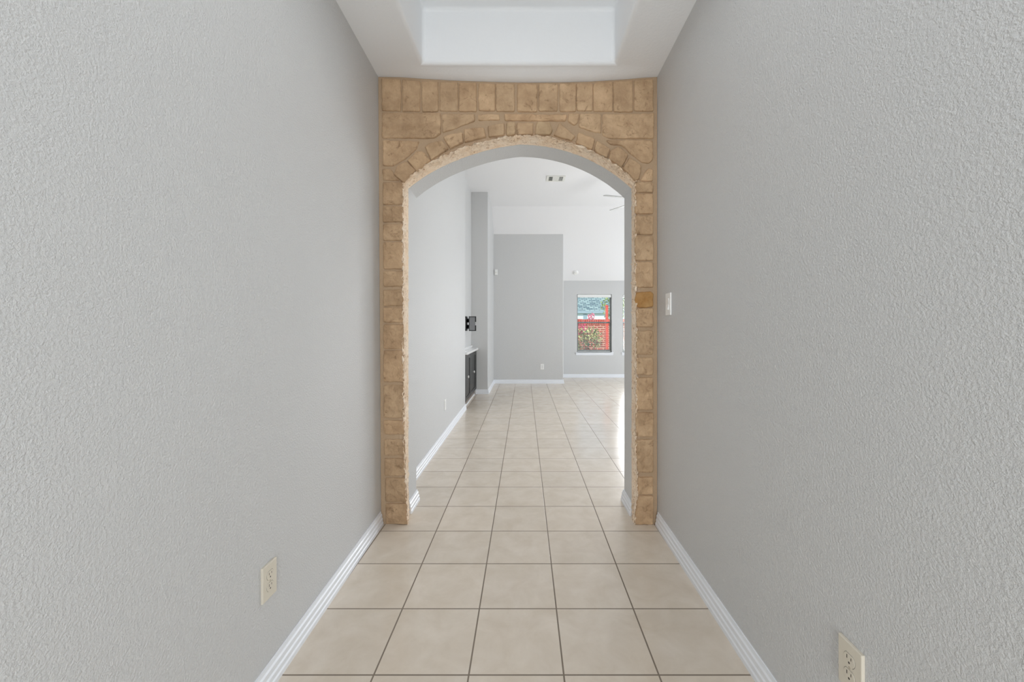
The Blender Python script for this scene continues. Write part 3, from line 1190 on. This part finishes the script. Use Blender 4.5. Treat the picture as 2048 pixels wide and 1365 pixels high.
# ------------------------------------------------------------------ windows and blinds
wl = ['left far window with white vinyl frame', 'second far window mostly hidden by the arch jamb', 'third far window hidden right of the arch']
for i, (x0, x1, z0, z1) in enumerate(WIN):
    w = bpy.data.objects.new('window_%d' % (i + 1), None)
    w.location = ((x0 + x1) / 2, YF, z0)
    w['kind'] = 'structure'
    w['label'] = wl[i]
    w['category'] = 'window'
    COL.objects.link(w)
    off = Vector((-(x0 + x1) / 2, -YF, -z0))

    def wp(name, bm, mat, parent=w, off=off):
        bmesh.ops.translate(bm, verts=bm.verts[:], vec=off)
        return link(name, bm, mat, parent)
    bm = bmesh.new()
    ya, yb = YF + .09, YF + .14
    g = .001
    fr = .022
    box(bm, x0 + g, x0 + fr, ya, yb, z0 + g, z1 - g)
    box(bm, x1 - fr, x1 - g, ya, yb, z0 + g, z1 - g)
    box(bm, x0 + fr, x1 - fr, ya, yb, z0 + g, z0 + fr)
    box(bm, x0 + fr, x1 - fr, ya, yb, z1 - fr, z1 - g)
    wp('frame', bm, M_VINYL)
    zm = 1.345
    bm = bmesh.new()
    s = .016
    box(bm, x0 + fr, x1 - fr, ya - .01, ya + .02, zm - .02, zm + .02)
    box(bm, x0 + fr, x0 + fr + s, ya, ya + .02, z0 + fr, zm - .02)
    box(bm, x1 - fr - s, x1 - fr, ya, ya + .02, z0 + fr, zm - .02)
    box(bm, x0 + fr + s, x1 - fr - s, ya, ya + .02, z0 + fr, z0 + fr + .035)
    wp('lower_sash', bm, M_VINYL)
    bm = bmesh.new()
    box(bm, x0 + fr, x1 - fr, ya + .028, ya + .032, z0 + fr, z1 - fr)
    wp('pane', bm, M_GLASS)
    bm = bbox_bevel(.004, 2, x0 - .035, x1 + .035, YF - .035, YF + .09, z0 - .022, z0 + .0)
    wp('sill', bm, M_TRIM)
    bm = bbox_bevel(.003, 2, x0 - .03, x1 + .03, YF - .014, YF - .0005, z0 - .075, z0 - .022)
    wp('apron', bm, M_TRIM)

    bt = thing('window_blind', ['white mini blind with open slats in the left far window',
                                'white mini blind in the window cut off by the arch jamb',
                                'white mini blind in the hidden window right of the arch'][i], 'blind',
               ((x0 + x1) / 2, YF + .05, z1), 0, 'mini blinds in the far windows')
    off2 = Vector((-(x0 + x1) / 2, -(YF + .05), -z1))

    def bp_(name, bm, mat, parent=bt, off=off2):
        bmesh.ops.translate(bm, verts=bm.verts[:], vec=off)
        return link(name, bm, mat, parent)
    bp_('head_rail', bbox_bevel(.003, 2, x0 + .012, x1 - .012, YF + .012, YF + .068, z1 - .075, z1 - .004), M_BLIND)
    bm = bmesh.new()
    zz = z0 + .05
    while zz < z1 - .085:
        ty_ = R(7)
        hw = .0125
        dy, dz = math.cos(ty_) * hw, math.sin(ty_) * hw
        v = [bm.verts.new(p) for p in ((x0 + .018, YF + .045 - dy, zz - dz), (x1 - .018, YF + .045 - dy, zz - dz),
                                       (x1 - .018, YF + .045, zz + .0016), (x0 + .018, YF + .045, zz + .0016),
                                       (x1 - .018, YF + .045 + dy, zz + dz), (x0 + .018, YF + .045 + dy, zz + dz))]
        bm.faces.new((v[0], v[1], v[2], v[3]))
        bm.faces.new((v[3], v[2], v[4], v[5]))
        zz += .0215
    bp_('slats', bm, M_BLIND)
    bp_('bottom_rail', bbox_bevel(.002, 2, x0 + .018, x1 - .018, YF + .033, YF + .057, z0 + .012, z0 + .03), M_BLIND)
    bm = bmesh.new()
    for xx in (x0 + .14, x1 - .14):
        box(bm, xx - .0008, xx + .0008, YF + .0315, YF + .033, z0 + .03, z1 - .075)
    bp_('ladder_cords', bm, M_BLIND)

# patio door in the right wall
w = bpy.data.objects.new('door_1', None)
w.location = (4.87, 7.3, 0)
w['kind'] = 'structure'
w['label'] = 'glazed patio door in the right wall of the far room'
w['category'] = 'door'
COL.objects.link(w)
bm = bmesh.new()
for a in ((5.451, 5.51, .001, 2.199), (9.09, 9.149, .001, 2.199), (7.26, 7.34, .06, 2.14), (5.51, 9.09, .001, .06), (5.51, 9.09, 2.14, 2.199)):
    box(bm, 4.85, 4.92, a[0], a[1], a[2], a[3])
bmesh.ops.translate(bm, verts=bm.verts[:], vec=(-4.87, -7.3, 0))
link('frame', bm, M_VINYL, w)

# ------------------------------------------------------------------ outside the far windows
M_GRASS = flat('lawn', srgb(96, 118, 60), 0.9, bump=0.5, bscale=20, var=0.3)
M_FENCE = flat('red_stained_cedar', srgb(196, 74, 52), 0.75, bump=0.4, bscale=12, var=0.22)
M_POST = flat('red_painted_post', srgb(204, 66, 42), 0.6, var=0.08)
M_HOUSE = flat('pale_siding', srgb(232, 240, 240), 0.8, var=0.05)
M_EAVE = flat('house_trim', srgb(150, 170, 178), 0.7)
M_LEAF_A = flat('pale_variegated_leaf', srgb(208, 206, 140), 0.6, var=0.2, bscale=30)
M_LEAF_B = flat('green_leaf', srgb(74, 112, 52), 0.6, var=0.3, bscale=30)
M_FLOWER = flat('magenta_bract', srgb(214, 44, 108), 0.6, var=0.2, bscale=30)
M_PINK = flat('pink_bract', srgb(240, 128, 158), 0.6, var=0.2, bscale=30)
M_TWIG = flat('twig', srgb(96, 74, 52), 0.9)


def roof_mat():
    m, nt, b = new_mat('blue_grey_shingles')
    g = N(nt, 'ShaderNodeNewGeometry')
    br = N(nt, 'ShaderNodeTexBrick')
    setin(br, Scale=1.0, Mortar_Size=0.022, Brick_Width=0.30, Row_Height=0.16)
    br.inputs['Color1'].default_value = srgb(92, 114, 116)
    br.inputs['Color2'].default_value = srgb(160, 180, 172)
    br.inputs['Mortar'].default_value = srgb(62, 82, 92)
    nt.links.new(g.outputs['Position'], br.inputs['Vector'])
    nt.links.new(br.outputs['Color'], b.inputs['Base Color'])
    b.inputs['Roughness'].default_value = 0.9
    return m


bm = boxbm(-8, 16, 10.05, 45, -0.35, -0.15)
g = link('lawn', bm, M_GRASS)
g['kind'] = 'structure'
g['label'] = 'green back yard lawn outside the far windows'
g['category'] = 'lawn'

def brick_mat():
    m, nt, b = new_mat('red_garden_brick')
    g = N(nt, 'ShaderNodeNewGeometry')
    mp = N(nt, 'ShaderNodeMapping')
    mp.inputs['Rotation'].default_value = (R(90), 0, 0)
    nt.links.new(g.outputs['Position'], mp.inputs['Vector'])
    br = N(nt, 'ShaderNodeTexBrick')
    setin(br, Scale=1.0, Mortar_Size=0.011, Brick_Width=0.21, Row_Height=0.074)
    br.inputs['Color1'].default_value = srgb(150, 58, 42)
    br.inputs['Color2'].default_value = srgb(184, 80, 56)
    br.inputs['Mortar'].default_value = srgb(216, 176, 150)
    nt.links.new(mp.outputs[0], br.inputs['Vector'])
    nt.links.new(br.outputs['Color'], b.inputs['Base Color'])
    b.inputs['Roughness'].default_value = 0.9
    return m


gw = thing('brick_wall', 'low red brick garden wall behind the shrubs outside', 'garden wall', (2.6, 14, -.15))
link('wall_body', boxbm(-4, 4.4, 0, .22, 0, 1.48), brick_mat(), gw)
bm = bmesh.new()
rnd = random.Random(4)
x = -4.0
while x < 4.3:
    box(bm, x, x + .062, -.012 - rnd.uniform(0, .006), .232, 1.481, 1.66 + rnd.uniform(-.008, .008))
    x += .078
link('soldier_coping', bm, M_FENCE, gw)

post = thing('garden_post', 'slim red post standing before the brick wall, right side of the window', 'post', (px(1213.5, 655, 12).x, 12, -.15))
link('shaft', bbox_bevel(.006, 2, -.038, .038, -.038, .038, 0, 1.99), M_POST, post)
bm = bmesh.new()
lathe(bm, (0, 0, 1.9905), (0, 0, 1), [(0, .055), (.02, .055), (.05, .02), (.055, .003)], 4)
link('cap', bm, M_POST, post)


def leaf_cloud(bm, c, rad, n, size, rnd):
    for _ in range(n):
        while True:
            p = Vector((rnd.uniform(-1, 1), rnd.uniform(-1, 1), rnd.uniform(-1, 1)))
            if p.length < 1:
                break
        p = Vector((c[0] + p.x * rad[0], c[1] + p.y * rad[1], c[2] + p.z * rad[2]))
        q = Matrix.Rotation(rnd.uniform(0, 6.28), 3, 'Z') @ Matrix.Rotation(rnd.uniform(-1.2, 1.2), 3, 'X')
        s = size * rnd.uniform(.6, 1.3)
        v = [bm.verts.new(p + q @ Vector(a)) for a in ((0, -s, 0), (s * .45, 0, s * .12), (0, s, 0), (-s * .45, 0, s * .12))]
        bm.faces.new((v[0], v[1], v[2]))
        bm.faces.new((v[0], v[2], v[3]))


rnd = random.Random(8)
bush = thing('variegated_shrub', 'pale green variegated shrub below the far window', 'shrub', (1.95, 12.6, -.15))
bm = bmesh.new()
for cx, cz, rx, rz, n in ((-.25, 1.0, .28, .38, 150), (.12, 1.12, .30, .28, 170), (.3, 1.0, .2, .3, 80), (-.32, .55, .2, .4, 100)):
    leaf_cloud(bm, (cx, 0, cz), (rx, .25, rz), n, .05, rnd)
link('pale_leaves', bm, M_LEAF_A, bush)
bm = bmesh.new()
for cx, cz, rx, rz, n in ((-.2, .9, .35, .5, 200), (.15, 1.05, .36, .34, 220), (-.3, .4, .3, .4, 120)):
    leaf_cloud(bm, (cx, .05, cz), (rx, .28, rz), n, .05, rnd)
link('green_leaves', bm, M_LEAF_B, bush)
bm = bmesh.new()
for k in range(9):
    a = rnd.uniform(-.35, .35)
    mbar(bm, (a * .3, rnd.uniform(-.05, .05), 0), (a, rnd.uniform(-.15, .15), rnd.uniform(.7, 1.2)), .014, .014)
link('stems', bm, M_TWIG, bush)

fl = thing('flowering_shrub', 'magenta flowering shrub left of the pale shrub outside', 'shrub', (1.80, 13.1, -.15))
bm = bmesh.new()
leaf_cloud(bm, (.02, 0, 1.36), (.22, .15, .15), 120, .045, rnd)
leaf_cloud(bm, (-.02, 0, 1.18), (.16, .15, .12), 60, .045, rnd)
link('magenta_flowers', bm, M_FLOWER, fl)
for c_, r_, n_ in (((.36, 0, 1.72), (.12, .1, .14), 90), ((.2, 0, 1.25), (.25, .12, .14), 60)):
    bm = bmesh.new()
    leaf_cloud(bm, c_, r_, n_, .04, rnd)
    link('pink_flowers', bm, M_PINK, fl)
bm = bmesh.new()
for k in range(7):
    a = rnd.uniform(-.2, .4)
    mbar(bm, (a * .2, 0, 0), (a, rnd.uniform(-.1, .1), rnd.uniform(1.2, 1.65)), .014, .014)
link('stems', bm, M_TWIG, fl)

hs = thing('neighbour_house', 'pale neighbouring house with a blue-grey shingle roof behind the garden wall', 'house', (4, 25, -.15))
link('wall', boxbm(-8, 8, .12, 8, 0, 2.42), M_HOUSE, hs)
bm = bmesh.new()
for xa in (-8.5, 8.5):
    for y, z in ((0, 2.40), (5.2, 5.6), (10.4, 2.40), (10.4, 2.28), (5.2, 5.45), (0, 2.28)):
        bm.verts.new((xa, y, z))
bm.verts.ensure_lookup_table()
A, B = bm.verts[:6], bm.verts[6:12]
for i in range(6):
    bm.faces.new((A[i], A[(i + 1) % 6], B[(i + 1) % 6], B[i]))
bm.faces.new(list(A))
bm.faces.new(list(reversed(B)))
bmesh.ops.recalc_face_normals(bm, faces=bm.faces[:])
link('roof', bm, roof_mat(), hs)
link('fascia', boxbm(-8.5, 8.5, -.03, -.002, 2.24, 2.42), M_EAVE, hs)
bm = boxbm(-.35, -.12, .08, .118, 1.3, 2.2)
link('window_frame', bm, M_EAVE, hs)

tree = thing('yard_tree', 'yellow-green tree at the upper right of the far window', 'tree', (4.0, 18.5, -.15))
bm = bmesh.new()
leaf_cloud(bm, (0.25, 0, 2.5), (.75, .6, 1.0), 900, .08, rnd)
link('foliage', bm, flat('tree_leaf', srgb(150, 168, 96), 0.7, var=0.3, bscale=20), tree)
bm = bmesh.new()
lathe(bm, (0.25, 0, 0), (0, 0, 1), [(0, .09), (1.2, .06), (2.2, .03)], 10)
link('trunk', bm, M_TWIG, tree)
